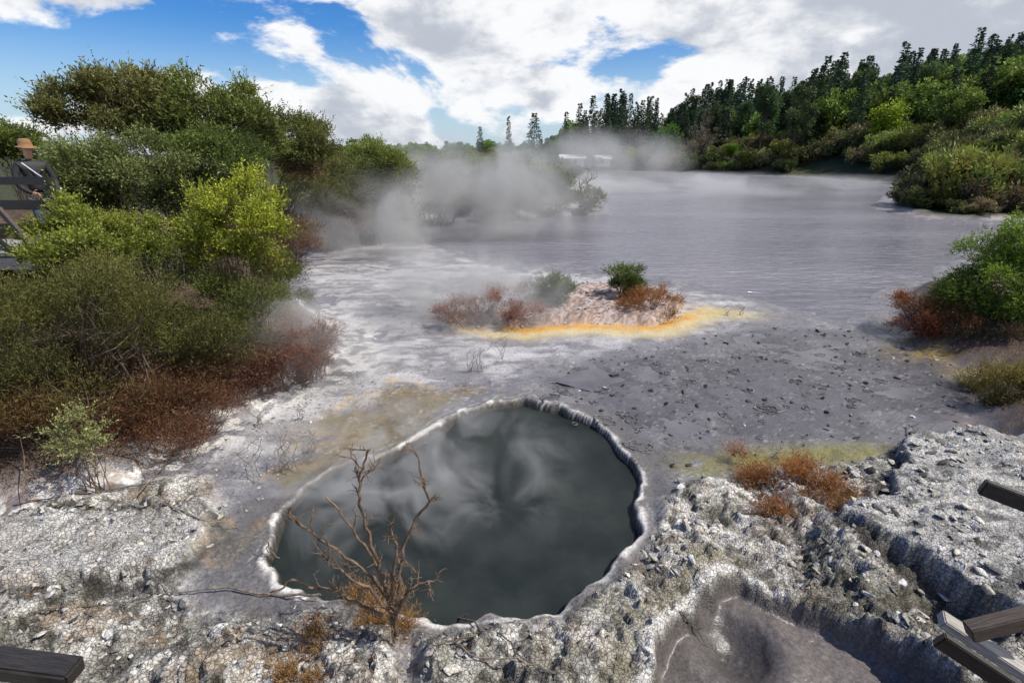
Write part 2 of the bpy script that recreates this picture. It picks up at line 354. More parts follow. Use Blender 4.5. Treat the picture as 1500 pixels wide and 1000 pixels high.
ln.new(math_(nt,'SUBTRACT',.85,math_(nt,'MULTIPLY',w.outputs['Fac'],math_(nt,'MULTIPLY_ADD',fb,.9,.4))),p.inputs['Roughness'])
hh=math_(nt,'ADD',math_(nt,'MULTIPLY',fa,.6),math_(nt,'MULTIPLY',crack,.30))
b=N(nt,'ShaderNodeBump');b.inputs['Distance'].default_value=.035
ln.new(math_(nt,'MULTIPLY_ADD',rkA.outputs['Fac'],.70,.14),b.inputs['Strength']);ln.new(hh,b.inputs['Height']);ln.new(b.outputs[0],p.inputs['Normal'])
o=N(nt,'ShaderNodeOutputMaterial');ln.new(p.outputs[0],o.inputs[0])
M_ground=m
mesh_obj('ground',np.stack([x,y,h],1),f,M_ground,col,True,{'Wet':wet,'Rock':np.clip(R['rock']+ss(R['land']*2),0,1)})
# raised mud crust rings (real ridges)
rg=np.random.default_rng(71);S=[]
allr=RINGS+[(u_,v_,r_) for u_,v_,r_ in zip(rg.uniform(820,1380,34),rg.uniform(515,650,34),rg.uniform(.025,.07,34))]
for (u,v,r) in allr:
    cx,cy=gp(u,v)
    for rep,(fr_,th_) in enumerate(((1.0,.015),(.62,.010))):
        if r<.06 and rep: continue
        aa=np.linspace(0,2*math.pi*(rg.uniform(.7,1.0)),26)+rg.uniform(0,6);ph=rg.uniform(0,6,3)
        rr_=r*fr_*(1+.16*np.sin(2*aa+ph[0])+.09*np.sin(5*aa+ph[1])+.05*np.sin(9*aa+ph[2]))
        px=cx+rr_*np.cos(aa)*1.15;py=cy+rr_*np.sin(aa);pz=np.maximum(hzs(px,py),.0)+.004
        S.append((np.stack([px,py,pz],1),th_*(.5+.6*rg.uniform(size=26))*(1 if r>.06 else .7)))
sv,sf=tubes(S,5);cc=np.repeat(rg.uniform(.03,.26,(len(S)*26,1)),5,axis=0)*np.array([[1,.98,1.03]])
mesh_obj('mud_crust_rings',sv,sf,M_ground,cc,True,{'Wet':np.full(len(sv),.3),'Rock':np.full(len(sv),.5)})

# ------------------------------------------------------------------ waters
def water_mat(name,c1,c2,scale,rough,bump,stretch=(1,1,1),bd=.02,spec=.5,cs=.05):
    m,nt,ns,ln=newmat(name)
    g=N(nt,'ShaderNodeNewGeometry');mp=N(nt,'ShaderNodeMapping');mp.inputs['Scale'].default_value=stretch
    ln.new(g.outputs['Position'],mp.inputs[0])
    f=noise_(nt,mp.outputs[0],scale,4,.55,.8);f2=noise_(nt,mp.outputs[0],scale*cs,5,.6)
    p=N(nt,'ShaderNodeBsdfPrincipled');p.inputs['IOR'].default_value=1.33
    p.inputs['Specular IOR Level'].default_value=spec
    ln.new(mixc(nt,mrange(nt,f2,.3,.7),c1,c2),p.inputs['Base Color'])
    ln.new(mrange(nt,f2,.3,.75,rough,rough+.12),p.inputs['Roughness'])
    b=N(nt,'ShaderNodeBump');b.inputs['Strength'].default_value=bump;b.inputs['Distance'].default_value=bd
    ln.new(f,b.inputs['Height']);ln.new(b.outputs[0],p.inputs['Normal'])
    o=N(nt,'ShaderNodeOutputMaterial');ln.new(p.outputs[0],o.inputs[0]);return m
def flatpoly(name,pts,z,mat):
    me=bpy.data.meshes.new(name);me.from_pydata([(a,b,z) for a,b in pts],[],[list(range(len(pts)))]);me.update();me.materials.append(mat)
    return link(bpy.data.objects.new(name,me))
M_lake=water_mat('lake_mat',(.115,.115,.142),(.215,.210,.245),1.7,.04,1.0,(.5,1.9,1),.18,.55)
lake_pts=[gp(600,560),gp(500,520),gp(400,430),gp(380,350),gp(600,310),(-14,60),(-20,150),(120,150),(160,60),(60,20),gp(1700,545),gp(1400,560),gp(860,560)]
flatpoly('lake_water',lake_pts,0.0,M_lake)
M_sh=water_mat('shallow_mat',(.070,.068,.080),(.135,.130,.146),6,.08,.35,(1,1,1),.006,.55,.25)
flatpoly('shallow_water',[gp(u,v) for u,v in [(872,575),(985,655),(1130,664),(1330,648),(1425,622),(1445,550),(1300,490),(1100,492),(1000,506),(870,528),(800,556)]],0.004,M_sh)
M_pool=water_mat('hot_pool_mat',(.014,.019,.019),(.030,.036,.034),3.5,.38,.5,(1,1,1),.02,.20,.3)
c=POOL.mean(0);flatpoly('hot_pool_water',[tuple(c+(q-c)*1.12) for q in POOL],-.045,M_pool)

# ------------------------------------------------------------------ world
w=bpy.data.worlds.new('World');scene.world=w;w.use_nodes=True
nt=w.node_tree;nt.nodes.clear();ln=nt.links
SUN=Vector((.45,-.10,0)).normalized()*math.cos(math.radians(54))+Vector((0,0,math.sin(math.radians(54))))
sky=N(nt,'ShaderNodeTexSky');sky.sky_type='NISHITA';sky.sun_disc=False
sky.sun_elevation=math.radians(54);sky.sun_rotation=math.atan2(SUN.x,SUN.y)
tc=N(nt,'ShaderNodeTexCoord');sep=N(nt,'ShaderNodeSeparateXYZ');ln.new(tc.outputs['Generated'],sep.inputs[0])
def cloudn(off,sc=2.9,det=12):
    mp=N(nt,'ShaderNodeMapping');mp.inputs['Scale'].default_value=(1,1,2.0);mp.inputs['Location'].default_value=(5.1+off[0],2.7+off[1],1.4+off[2])
    ln.new(tc.outputs['Generated'],mp.inputs[0])
    return noise_(nt,mp.outputs[0],sc,det,.57,.2)
d0=cloudn((0,0,0));d1=cloudn((.012,-.01,.06));d2=cloudn((.5,.2,.16),5.0,10)
bias=math_(nt,'ADD',math_(nt,'MULTIPLY',sep.outputs[0],.20),math_(nt,'MULTIPLY_ADD',sep.outputs[2],-.20,.142))
cov=math_(nt,'ADD',d0,bias)
mask=mrange(nt,cov,.50,.56)
dens=math_(nt,'ADD',math_(nt,'MULTIPLY',d1,.50),math_(nt,'MULTIPLY_ADD',d2,.50,math_(nt,'MULTIPLY',bias,.15)))
shade=mrange(nt,dens,.46,.62,1.0,.42)
edge=mrange(nt,cov,.5,.60,.97,1.0)
cb=math_(nt,'MULTIPLY',shade,edge)
cc=mixc(nt,mrange(nt,cb,.42,.95),(5.8,6.3,7.2),(11.0,11.1,11.3))
hs=N(nt,'ShaderNodeHueSaturation');hs.inputs['Saturation'].default_value=1.5;hs.inputs['Value'].default_value=1.2;ln.new(sky.outputs[0],hs.inputs['Color'])
blue=mixc(nt,1.0,hs.outputs[0],(.70,.95,1.30),'MULTIPLY')
blue=mixc(nt,mrange(nt,sep.outputs[2],.0,.20,.70,0.0),blue,(7.0,8.8,10.4))
res=mixc(nt,mask,blue,cc)
bg=N(nt,'ShaderNodeBackground');bg.inputs['Strength'].default_value=.088;ln.new(res,bg.inputs[0])
o=N(nt,'ShaderNodeOutputWorld');ln.new(bg.outputs[0],o.inputs[0])
sl=bpy.data.lights.new('sun','SUN');sl.energy=5.0;sl.angle=math.radians(.5);sl.color=(1,.94,.85)
so=link(bpy.data.objects.new('sun',sl));so.rotation_euler=(-SUN).to_track_quat('-Z','Y').to_euler()

# ------------------------------------------------------------------ shrubs
def shrub(name,u,v,Yd,ru,rv,colA,colB,dry=(.20,.07,.035),dryh=.3,n=2600,m=9,L=.05,W=.009,sl=.22,K=26,seed=1,depth=1.0,up=.5,stems=40,base=None,cr_=(.18,.36)):
    rng=np.random.default_rng(seed)
    cx,cy,cz=at(u,v,Yd);t=Yd/ray(u,v)[1];rx=ru/750*t;rz=rv/750*t;ry=rx*depth
    ctr=np.array([cx,cy,cz])
    g=hz(cx,cy);bx,by=(cx,cy) if base is None else base
    bz=min(g,cz-rz*.6)
    d=unit(rng.normal(size=(K,3)));rr=rng.uniform(.25,.95,K)**.7
    cc=d*rr[:,None]*np.array([rx,ry,rz]);cr=rng.uniform(cr_[0],cr_[1],K)*min(rx,rz*1.2)
    k=rng.integers(0,K,n);dd=unit(rng.normal(size=(n,3)))
    dd[:,2]=np.where(dd[:,2]<-.3,-dd[:,2]*.6,dd[:,2]);dd=unit(dd)
    p=cc[k]+dd*(cr[k]*rng.uniform(.15,1.0,n)**.6)[:,None]
    out=unit(p/np.array([rx,ry,rz])+1e-6)
    dr=unit(dd*.6+out*.35+np.array([0,0,up])+rng.normal(size=(n,3))*.38)
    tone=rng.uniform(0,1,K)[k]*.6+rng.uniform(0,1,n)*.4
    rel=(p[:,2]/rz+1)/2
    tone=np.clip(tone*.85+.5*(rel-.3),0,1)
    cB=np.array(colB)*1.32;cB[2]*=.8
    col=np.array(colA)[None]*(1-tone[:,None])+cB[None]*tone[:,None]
    if dryh>0:
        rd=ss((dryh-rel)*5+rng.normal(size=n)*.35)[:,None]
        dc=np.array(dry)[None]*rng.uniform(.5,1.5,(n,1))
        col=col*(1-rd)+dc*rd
    ln_=sl*rng.uniform(.5,1.3,n)*np.where(rng.uniform(size=n)<.10,1.6,1)
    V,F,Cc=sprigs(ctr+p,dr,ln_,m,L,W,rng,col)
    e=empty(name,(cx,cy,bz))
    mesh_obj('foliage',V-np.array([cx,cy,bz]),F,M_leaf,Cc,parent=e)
    S=[]
    for i in range(stems):
        j=rng.integers(0,K);tgt=ctr+cc[j]+rng.normal(size=3)*cr[j]*.5
        b=np.array([bx+rng.normal()*rx*.22,by+rng.normal()*ry*.22,bz-.1])
        mid=b*.55+tgt*.45+rng.normal(size=3)*.12*rx;mid[2]+=.1*rz
        tt=np.linspace(0,1,8)[:,None];pp=(1-tt)**2*b+2*tt*(1-tt)*mid+tt**2*tgt+rng.normal(size=(8,3))*.015*rx
        r0=min(.006+.009*rx*rng.uniform(.5,1.2),.035);S.append((pp,np.linspace(r0,r0*.2,8)))
        for q in range(3):
            i0=rng.integers(3,7);e2=pp[i0]+unit(rng.normal(size=3)+np.array([0,0,.6]))*rx*rng.uniform(.15,.35)
            S.append((np.array([pp[i0],(pp[i0]+e2)/2+rng.normal(size=3)*.02*rx,e2]),np.array([r0*.35,r0*.25,r0*.12])))
    sv,sf=tubes(S,4);mesh_obj('stems',sv-np.array([cx,cy,bz]),sf,M_bark,None,True,parent=e)
    return e
OL=(.030,.042,.016);MG=(.08,.11,.02)
shrub('manuka_tree',176,162,12.5,92,48,(.035,.042,.016),(.19,.185,.075),dryh=.0,n=4800,L=.08,W=.014,sl=.28,seed=2,base=(-7.6,12.6),K=38,cr_=(.16,.34))
shrub('manuka_tree',325,190,13,112,58,(.03,.042,.014),(.15,.18,.05),dryh=.0,n=5600,L=.08,W=.014,sl=.28,seed=3,base=(-6.6,13),K=44,cr_=(.16,.32))
shrub('manuka_tree',440,222,19,52,44,(.03,.04,.014),(.13,.14,.045),dry=(.17,.09,.06),dryh=.35,n=3200,L=.09,W=.016,sl=.36,seed=4,base=(-9.6,19.5))
shrub('manuka_shrub',200,268,10.5,100,55,(.035,.045,.02),(.17,.20,.08),dryh=.0,n=6000,L=.06,W=.012,sl=.26,seed=5,K=40)
shrub('manuka_shrub',310,245,11.5,70,48,(.03,.045,.018),(.12,.16,.045),dryh=.0,n=3200,L=.06,W=.012,sl=.28,seed=15)
shrub('manuka_shrub',350,345,8.6,72,84,MG,(.31,.34,.045),dry=(.10,.05,.03),dryh=.26,n=2900,m=10,L=.05,W=.011,sl=.25,seed=6,K=40,cr_=(.14,.28),up=.9)
shrub('manuka_shrub',155,362,8.4,105,60,MG,(.22,.25,.05),dryh=.0,n=3400,m=10,L=.05,W=.011,sl=.25,seed=7,K=40,cr_=(.15,.30),up=.8)
shrub('manuka_shrub',120,520,6.6,215,125,(.028,.032,.014),(.125,.125,.04),dry=(.12,.06,.034),dryh=.45,n=10000,m=11,L=.045,W=.0055,sl=.30,K=60,seed=8,depth=.7,up=.9,stems=90,cr_=(.16,.32))
shrub('manuka_shrub',90,650,5.9,200,85,(.07,.04,.022),(.14,.085,.04),dry=(.17,.078,.042),dryh=.8,n=6000,m=9,L=.05,W=.004,sl=.27,K=36,seed=9,depth=.6,up=.5,stems=80)
shrub('red_heath_shrub',250,620,6.5,85,70,(.09,.05,.028),(.17,.09,.05),dry=(.16,.075,.045),dryh=.8,n=2600,m=9,L=.05,W=.004,sl=.27,K=26,seed=49,depth=.8,up=.5,stems=60)
shrub('manuka_shrub',330,490,8.0,85,95,OL,(.12,.14,.04),dry=(.14,.065,.045),dryh=.5,n=4600,m=9,L=.05,W=.007,sl=.27,seed=10,stems=70,K=36)
shrub('red_heath_shrub',432,518,8.6,72,42,(.13,.06,.04),(.20,.09,.06),dry=(.19,.07,.045),dryh=.6,n=2300,m=9,L=.05,W=.0045,sl=.22,seed=11,stems=60)
shrub('manuka_shrub',385,430,10.6,58,58,OL,(.12,.13,.04),dry=(.17,.07,.05),dryh=.4,n=3000,L=.05,W=.008,seed=12,stems=40)
shrub('red_heath_shrub',425,352,18.5,50,38,(.12,.08,.05),(.20,.14,.10),dry=(.20,.11,.09),dryh=.5,n=2600,L=.07,W=.009,sl=.35,seed=50,stems=40)
shrub('manuka_shrub',470,295,22,60,52,OL,(.15,.15,.055),dry=(.20,.12,.10),dryh=.45,n=3600,L=.09,W=.015,sl=.45,seed=13,stems=40)
shrub('manuka_shrub',510,325,24,52,26,OL,(.13,.14,.05),dry=(.18,.11,.09),dryh=.7,n=2200,L=.09,W=.012,sl=.4,seed=51,stems=30)
shrub('manuka_shrub',565,290,26,65,45,OL,(.13,.15,.05),dry=(.13,.09,.07),dryh=.35,n=3600,L=.10,W=.018,sl=.5,seed=14,stems=40)
shrub('manuka_shrub',540,243,24,55,26,OL,(.19,.23,.06),dryh=.0,n=2200,L=.09,W=.017,sl=.45,seed=16)
shrub('manuka_shrub',640,276,31,62,36,OL,(.11,.135,.05),dryh=.2,n=3200,L=.11,W=.022,sl=.5,seed=17,stems=25)
shrub('manuka_shrub',735,272,33,80,32,OL,(.12,.14,.055),dry=(.13,.10,.08),dryh=.3,n=3200,L=.12,W=.024,sl=.5,seed=18,stems=25)
shrub('manuka_shrub',810,280,35,38,26,OL,(.12,.14,.055),dry=(.13,.10,.08),dryh=.3,n=1600,L=.12,W=.022,sl=.5,seed=19,stems=25)
shrub('manuka_shrub',862,295,36,22,15,(.04,.05,.02),(.14,.16,.06),dryh=.3,n=700,L=.11,W=.022,sl=.4,seed=20,stems=30)
shrub('manuka_shrub',15,215,16,36,22,OL,(.13,.17,.04),dryh=0,n=1800,L=.09,W=.016,sl=.4,seed=21)
shrub('round_manuka_bush',1490,425,10.6,92,90,(.045,.08,.014),(.20,.29,.045),dry=(.05,.035,.02),dryh=.10,n=13000,m=8,L=.04,W=.011,sl=.12,K=90,seed=30,up=.2,cr_=(.2,.34))
shrub('red_heath_shrub',1362,465,11.0,56,30,(.16,.06,.03),(.25,.10,.045),dry=(.20,.07,.035),dryh=.6,n=2200,L=.05,W=.005,sl=.22,seed=31,stems=50)
shrub('manuka_shrub',1455,510,10.0,62,38,(.04,.04,.018),(.12,.08,.045),dry=(.10,.05,.03),dryh=.6,n=2400,L=.05,W=.006,sl=.24,seed=36,stems=50)
shrub('dry_heath_shrub',1480,600,7.7,62,80,(.09,.075,.025),(.20,.16,.055),dry=(.17,.08,.035),dryh=.4,n=4200,L=.05,W=.005,sl=.26,seed=32,up=.9,stems=60)
shrub('dry_heath_shrub',1490,660,7.0,44,48,(.10,.06,.025),(.22,.12,.045),dry=(.17,.08,.035),dryh=.4,n=1800,L=.05,W=.004,sl=.24,seed=42,up=.9,stems=40)
shrub('manuka_shrub',915,415,13.6,30,22,(.035,.055,.015),(.11,.15,.04),dryh=.1,n=1500,L=.045,W=.009,sl=.18,seed=33)
shrub('manuka_shrub',810,426,13.2,38,20,(.04,.06,.02),(.13,.16,.06),dryh=.1,n=1500,L=.045,W=.009,sl=.18,seed=34)
shrub('red_heath_shrub',952,448,12.9,54,24,(.18,.075,.03),(.28,.13,.05),dry=(.21,.08,.03),dryh=.6,n=1700,L=.05,W=.005,sl=.22,seed=35,stems=40)
shrub('red_heath_shrub',720,456,12.2,82,32,(.22,.08,.05),(.30,.12,.08),dry=(.26,.09,.06),dryh=.6,n=2600,L=.05,W=.005,sl=.24,seed=37,stems=50)
shrub('red_heath_shrub',1155,716,5.4,92,24,(.20,.08,.03),(.32,.15,.065),dry=(.22,.10,.045),dryh=.5,n=2400,m=7,L=.06,W=.003,sl=.22,seed=38,stems=90)
shrub('red_heath_shrub',1215,742,5.1,48,20,(.18,.08,.035),(.30,.16,.08),dry=(.20,.10,.05),dryh=.5,n=1000,m=7,L=.06,W=.003,sl=.2,seed=43,stems=50)
shrub('red_heath_shrub',520,968,3.05,115,34,(.20,.09,.04),(.30,.18,.08),dry=(.20,.10,.05),dryh=.5,n=3600,m=6,L=.05,W=.0022,sl=.15,seed=39,stems=80)
shrub('pale_fern_shrub',112,640,5.2,36,45,(.12,.14,.05),(.32,.33,.17),dryh=0,n=170,m=16,L=.035,W=.007,sl=.22,seed=40,K=10,stems=10)
print('shrubs',time.time()-T0)

# ------------------------------------------------------------------ forest templates
def conifer(seed,hh=20,R0=3.6,base=2.0,colA=(.014,.032,.018),colB=(.05,.095,.042),lv=34):
    rng=np.random.default_rng(seed);c=[];d=[];
    for z in np.linspace(base,hh*.985,lv):
        t=(z-base)/(hh-base);Rr=R0*(1-t)**.85*rng.uniform(.6,1.2)+.15
        nb=int(8-3*t)
        for b in range(nb):
            a=rng.uniform(0,2*math.pi);r1=Rr*rng.uniform(.65,1.15);k=max(2,int(r1/.45))
            for r in np.linspace(.25,1,k)*r1:
                for q in range(2):
                    c.append((math.cos(a)*r,math.sin(a)*r,z-.18*r+.05*r*r/Rr+rng.normal()*.08))
                    aa=a+rng.normal()*.7;d.append((math.cos(aa),math.sin(aa),rng.normal()*.25-.1))
    c=np.array(c);d=unit(np.array(d));n=len(c)
    rad=np.hypot(c[:,0],c[:,1])/R0
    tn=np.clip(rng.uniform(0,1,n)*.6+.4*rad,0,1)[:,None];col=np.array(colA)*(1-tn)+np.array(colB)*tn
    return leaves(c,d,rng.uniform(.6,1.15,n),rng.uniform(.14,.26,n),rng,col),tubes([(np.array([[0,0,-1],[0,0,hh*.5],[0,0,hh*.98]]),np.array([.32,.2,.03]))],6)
def roundtree(seed,hh,rx,rz,cz,K,n,colA,colB,L=.5,W=.16,clr=.34):
    rng=np.random.default_rng(seed)
    d=unit(rng.normal(size=(K,3)));cc=d*(rng.uniform(.2,.85,K)[:,None])*np.array([rx,rx,rz]);cr=rng.uniform(.6,1.2,K)*clr*min(rx,rz)
    k=rng.integers(0,K,n);dd=unit(rng.normal(size=(n,3)));p=cc[k]+dd*(cr[k]*rng.uniform(.4,1,n))[:,None];p[:,2]+=cz
    dr=unit(dd+rng.normal(size=(n,3))*.5+np.array([0,0,.2]))
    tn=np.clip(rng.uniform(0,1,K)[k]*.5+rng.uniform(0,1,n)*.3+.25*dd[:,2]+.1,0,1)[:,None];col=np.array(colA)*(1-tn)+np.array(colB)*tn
    S=[(np.array([[0,0,-1],[0,0,cz*.5],[0,0,cz]]),np.array([.03,.024,.012])*hh*.5)]
    for j in range(K):
        t=cc[j]+np.array([0,0,cz]);b=np.array([0,0,cz*rng.uniform(.3,.8)]);S.append((np.array([b,(b+t)/2+rng.normal(size=3)*.1*rx,t]),np.array([.012,.008,.003])*hh*.5))
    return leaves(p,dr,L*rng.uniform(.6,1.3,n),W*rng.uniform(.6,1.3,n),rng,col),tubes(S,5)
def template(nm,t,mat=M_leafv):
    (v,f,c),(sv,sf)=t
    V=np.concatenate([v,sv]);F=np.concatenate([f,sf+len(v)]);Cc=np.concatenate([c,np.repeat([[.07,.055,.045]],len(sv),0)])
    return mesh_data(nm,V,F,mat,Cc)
con=[template('conifer',conifer(s,20,R0)) for s,R0 in ((1,3.2),(2,4.0),(3,2.5))]
pin=[template('pine',roundtree(s,20,4.0,6.5,13.0,16,3600,(.018,.032,.015),(.08,.12,.04),.7,.13,.32)) for s in (4,5,6)]
dec=[template('broadleaf_tree',roundtree(s,12,4.5,4.2,7.2,34,4200,(.035,.065,.014),(.14,.23,.04),.5,.2,.33)) for s in (7,8)]
bri=[template('bright_tree',roundtree(9,12,4.8,4.6,6.6,40,4800,(.07,.14,.012),(.24,.38,.03),.5,.2,.33))]
bare=[template('bare_tree',roundtree(12,12,4.2,4.2,7.0,60,900,(.12,.09,.075),(.24,.19,.15),.5,.05,.33))]
scr=[template('scrub',roundtree(s,3,1.9,1.05,1.15,22,2200,a,b,.24,.055,.4)) for s,a,b in ((21,(.03,.038,.014),(.14,.17,.045)),(22,(.04,.05,.014),(.22,.26,.05)),(23,(.07,.06,.035),(.22,.19,.085)))]
forest=empty('forest');scrub=empty('shoreline_scrub')
def put(me,x,y,z,s,parent,sz=None):
    o=bpy.data.objects.new(me.name,me);o.location=(x,y,z);o.rotation_euler=(0,0,random.uniform(0,6.28));o.scale=(s,s,sz or s);link(o,parent);return o
prof=[(380,214),(500,210),(640,203),(700,198),(760,205),(820,190),(850,160),(870,138),(930,130),(975,150),(1010,122),(1060,112),(1110,105),(1150,108),(1200,84),(1235,74),(1270,88),(1310,64),(1350,62),(1400,46),(1440,42),(1480,30),(1600,34),(1800,34)]
pu=[a for a,b in prof];pv=[b for a,b in prof]
def uof(X_,Y_): return 750+750*(X_/Y_)*1.06
rs=random.Random(5)
cand=[]
for i in range(1500):
    yy=rs.uniform(88,190);xx=rs.uniform(-70,215);cand.append((xx,yy))
cx=np.array([c[0] for c in cand]);cy=np.array([c[1] for c in cand]);bs=sdf(BASIN,cx,cy);zz=hzs(cx,cy)
cnt=0
for (xx,yy),b,z in zip(cand,bs,zz):
    u=uof(xx,yy)
    if b>-(14 if u>850 else 30) or u>1900 or u<380: continue
    if u<840 and rs.random()<.35: continue
    tv=np.interp(u,pu,pv);top=CAMH+yy*telev(tv+rs.uniform(0,1)**1.4*(60 if u>850 else 14))
    hgt=top-z
    if hgt<3: continue
    hgt=min(hgt,32)
    if u<845: me=rs.choice(dec+pin[:1]+dec);T=20
    elif u<960: me=rs.choice(con*4+pin[:1]+bare);T=20
    elif u<1130: me=rs.choice(con*3+pin+dec+bare);T=20
    else: me=rs.choice(con*3+pin*2+dec);T=20
    if me in dec or me in bare: T=12; hgt=min(hgt,14)
    s=hgt/T
    put(me,xx,yy,z-.3,max(s,.3)*(rs.uniform(.65,.9) if T==20 else 1),forest,s);cnt+=1
def single(name,me,u,vtop,Y,T,w=1):
    x_,y_,zt=at(u,vtop,Y);z=hz(x_,y_);s=(zt-z)/T
    o=put(me,x_,y_,z-.2,s*w,None,s);o.name=name;return o
single('conifer_tree',con[1],783,164,112,20,1.25);single('conifer_tree',con[2],745,168,114,20,.7);single('conifer_tree',con[0],703,184,118,20,1)
single('conifer_tree',con[2],912,128,120,20,.8);single('conifer_tree',con[0],870,138,118,20,.8);single('conifer_tree',con[2],830,162,120,20,.8);single('conifer_tree',con[1],850,150,119,20,.8);single('conifer_tree',con[0],890,135,122,20,.8)
single('conifer_tree',con[0],1240,74,108,20,.8);single('conifer_tree',con[1],1215,80,106,20,.8);single('conifer_tree',con[0],1195,98,100,20,.8)
single('bright_broadleaf_tree',bri[0],1312,138,88,11.6,1.0);single('bright_broadleaf_tree',bri[0],1345,150,96,11.6,.95)
single('bright_broadleaf_tree',bri[0],1075,205,112,11.6,1.3);single('broadleaf_tree',dec[0],1420,110,78,11.6,.9);single('broadleaf_tree',dec[1],975,178,118,11.6,1.0)
single('bare_tree',bare[0],1035,168,112,11.6,1.0);single('broadleaf_tree',dec[1],530,194,60,11.6,1.2);single('broadleaf_tree',dec[0],100,198,40,11.6,1.2)
single('pine_tree',pin[0],1180,110,98,20,.9);single('pine_tree',pin[1],1385,50,98,20,.8);single('pine_tree',pin[2],1130,106,105,20,.9);single('conifer_tree',con[0],1270,100,98,20,.8);single('conifer_tree',con[2],1330,58,110,20,.8);single('conifer_tree',con[0],1440,38,112,20,.8)
n=0
pts=[(rs.uniform(-60,110),rs.uniform(22,150),0) for i in range(2300)]+[(rs.uniform(20,75),rs.uniform(24,72),1) for i in range(900)]+[(rs.uniform(55,125),rs.uniform(70,115),1) for i in range(450)]
cx=np.array([q[0] for q in pts]);cy=np.array([q[1] for q in pts])
bs=sdf(BASIN,cx,cy);zz=hzs(cx,cy)
for (xx,yy,kk),b,z in zip(pts,bs,zz):
    if b>-.8: continue
    u=uof(xx,yy)
    if u>1700 or u<420: continue
    if xx>0 and not kk and b<(-24 if yy>80 else -40) : continue
    if xx<=0 and yy<70 and xx<-22: continue
    s=rs.uniform(.7,1.35)*(1 if b<-3 else .6)*(1+.004*yy)*(.8 if u<850 else 1)
    put(rs.choice(scr),xx,yy,z-.15,s,scrub,s*rs.uniform(.8,1.3)*(.8 if u<850 else 1));n+=1
print('forest',cnt,'scrub',n,time.time()-T0)

# ------------------------------------------------------------------ dead branches in front
def branchset(name,paths,mat,seed,sidelen=.18,nside=5,r0=.011,k=5,depth=2):
    rng=np.random.default_rng(seed);S=[]
    def sub(P,r,dep,ln_):
        if dep==0: return
        for q in range(nside):
            i=rng.integers(1,len(P));b=P[i]
            tdir=unit(P[i]-P[i-1]);d=unit(tdir*.7+rng.normal(size=3)*.6+np.array([0,0,.25]))
            l=ln_*rng.uniform(.4,1.3);pts=[b]
            for s_ in range(4):
                d=unit(d+rng.normal(size=3)*.25);pts.append(pts[-1]+d*l/4)
            pts=np.array(pts);S.append((pts,np.linspace(r*.55,r*.22,5)));sub(pts,r*.55,dep-1,ln_*.5)
    for P in paths:
        P=np.array(P,float)[:,:3];rr=r0
        t=np.linspace(0,len(P)-1,len(P)*4);Q=np.stack([np.interp(t,np.arange(len(P)),P[:,i]) for i in range(3)],1)
        Q[1:]+=rng.normal(size=(len(Q)-1,3))*.008
        S.append((Q,np.linspace(rr,rr*.4,len(Q))));sub(Q,rr*.7,depth,sidelen)
    v,f=tubes(S,k);c=v.mean(0);o=mesh_obj(name,v-c,f,mat,None,True);o.location=c;return o
def pth(*a): return [at(u,v,Y) for u,v,Y in a]
branchset('dead_branch_shrub',[
 pth((578,940,3.05),(572,890,3.05),(560,840,3.05),(535,800,3.1),(505,760,3.1),(478,728,3.15)),
 pth((565,860,3.05),(545,800,3.0),(525,735,2.95),(530,690,2.95),(542,658,2.95)),
 pth((578,900,3.05),(588,830,3.1),(600,780,3.15),(628,735,3.2),(618,690,3.2),(606,658,3.2)),
 pth((570,880,3.05),(530,830,3.1),(470,790,3.1),(420,750,3.2)),
 pth((560,900,3.0),(500,868,3.0),(430,850,3.0),(395,870,3.0)),
 pth((580,900,3.0),(600,860,2.9),(635,850,2.9)),
 pth((582,930,3.05),(575,860,3.0),(580,800,3.0),(570,770,3.0)),
 pth((575,900,3.0),(540,860,2.95),(505,840,2.95),(470,815,2.95)),
 ],M_twig,4,.15,8,.0165)
branchset('fallen_branch',[pth((470,870,3.6),(400,872,3.7),(330,858,3.75),(250,868,3.7),(190,885,3.6),(145,890,3.55))],M_greytwig,5,.18,5,.012,depth=1)
branchset('dead_sapling',[pth((850,308,36.5),(852,290,36.5),(848,262,36.5)),pth((850,308,36.5),(856,285,36.5),(862,266,36.5))],M_greytwig,6,.9,6,.07,depth=2)
def ontg(u,v,dz=.03):
    z=.1
    for _ in range(4):
        a,b=gp(u,v,z);z=hz(a,b)
    return (a,b,z+dz)
for i,L_ in enumerate([[(100,712),(150,722),(215,708),(290,700)],[(180,745),(240,690),(245,672)],[(640,900),(690,915),(740,935),(760,965),(800,1000)],[(650,935),(690,965),(760,985),(820,990)],[(960,880),(1000,905),(1040,950)],[(1180,890),(1190,850),(1195,840)],[(60,900),(120,880),(180,890)],[(1330,625),(1360,650),(1340,640)],[(700,935),(640,950),(600,990)],[(240,740),(300,760),(350,775)],[(20,740),(90,730),(140,745)],[(1080,760),(1150,750),(1230,770)]]):
    branchset('fallen_branch',[[ontg(u,v) for u,v in L_]],M_greytwig if i%2 else M_bark,20+i,.12,4,.010,depth=1)
for i,(u,v,hh,nn) in enumerate([(372,700,.6,3),(425,690,.6,4),(460,660,.35,3),(410,690,.45,3),(690,545,.45,3),(705,545,.55,3),(735,525,.5,3),(680,610,.2,3),(390,820,.35,2),(1135,672,.2,3),(1065,462,.3,3),(1085,462,.3,3),(1180,578,.15,2),(380,625,.4,4),(440,615,.3,3)]):
    b=np.array(ontg(u,v,-.02));rg=np.random.default_rng(60+i);P=[]
    for q in range(nn):
        P.append([b+rg.normal(size=3)*[.06,.06,0]]+[b+np.array([rg.normal()*.12*t,rg.normal()*.1*t,hh*t]) for t in(.35,.7,1)])
    branchset('bare_seedling',P,M_greytwig,80+i,hh*.35,4,.006,4,1)

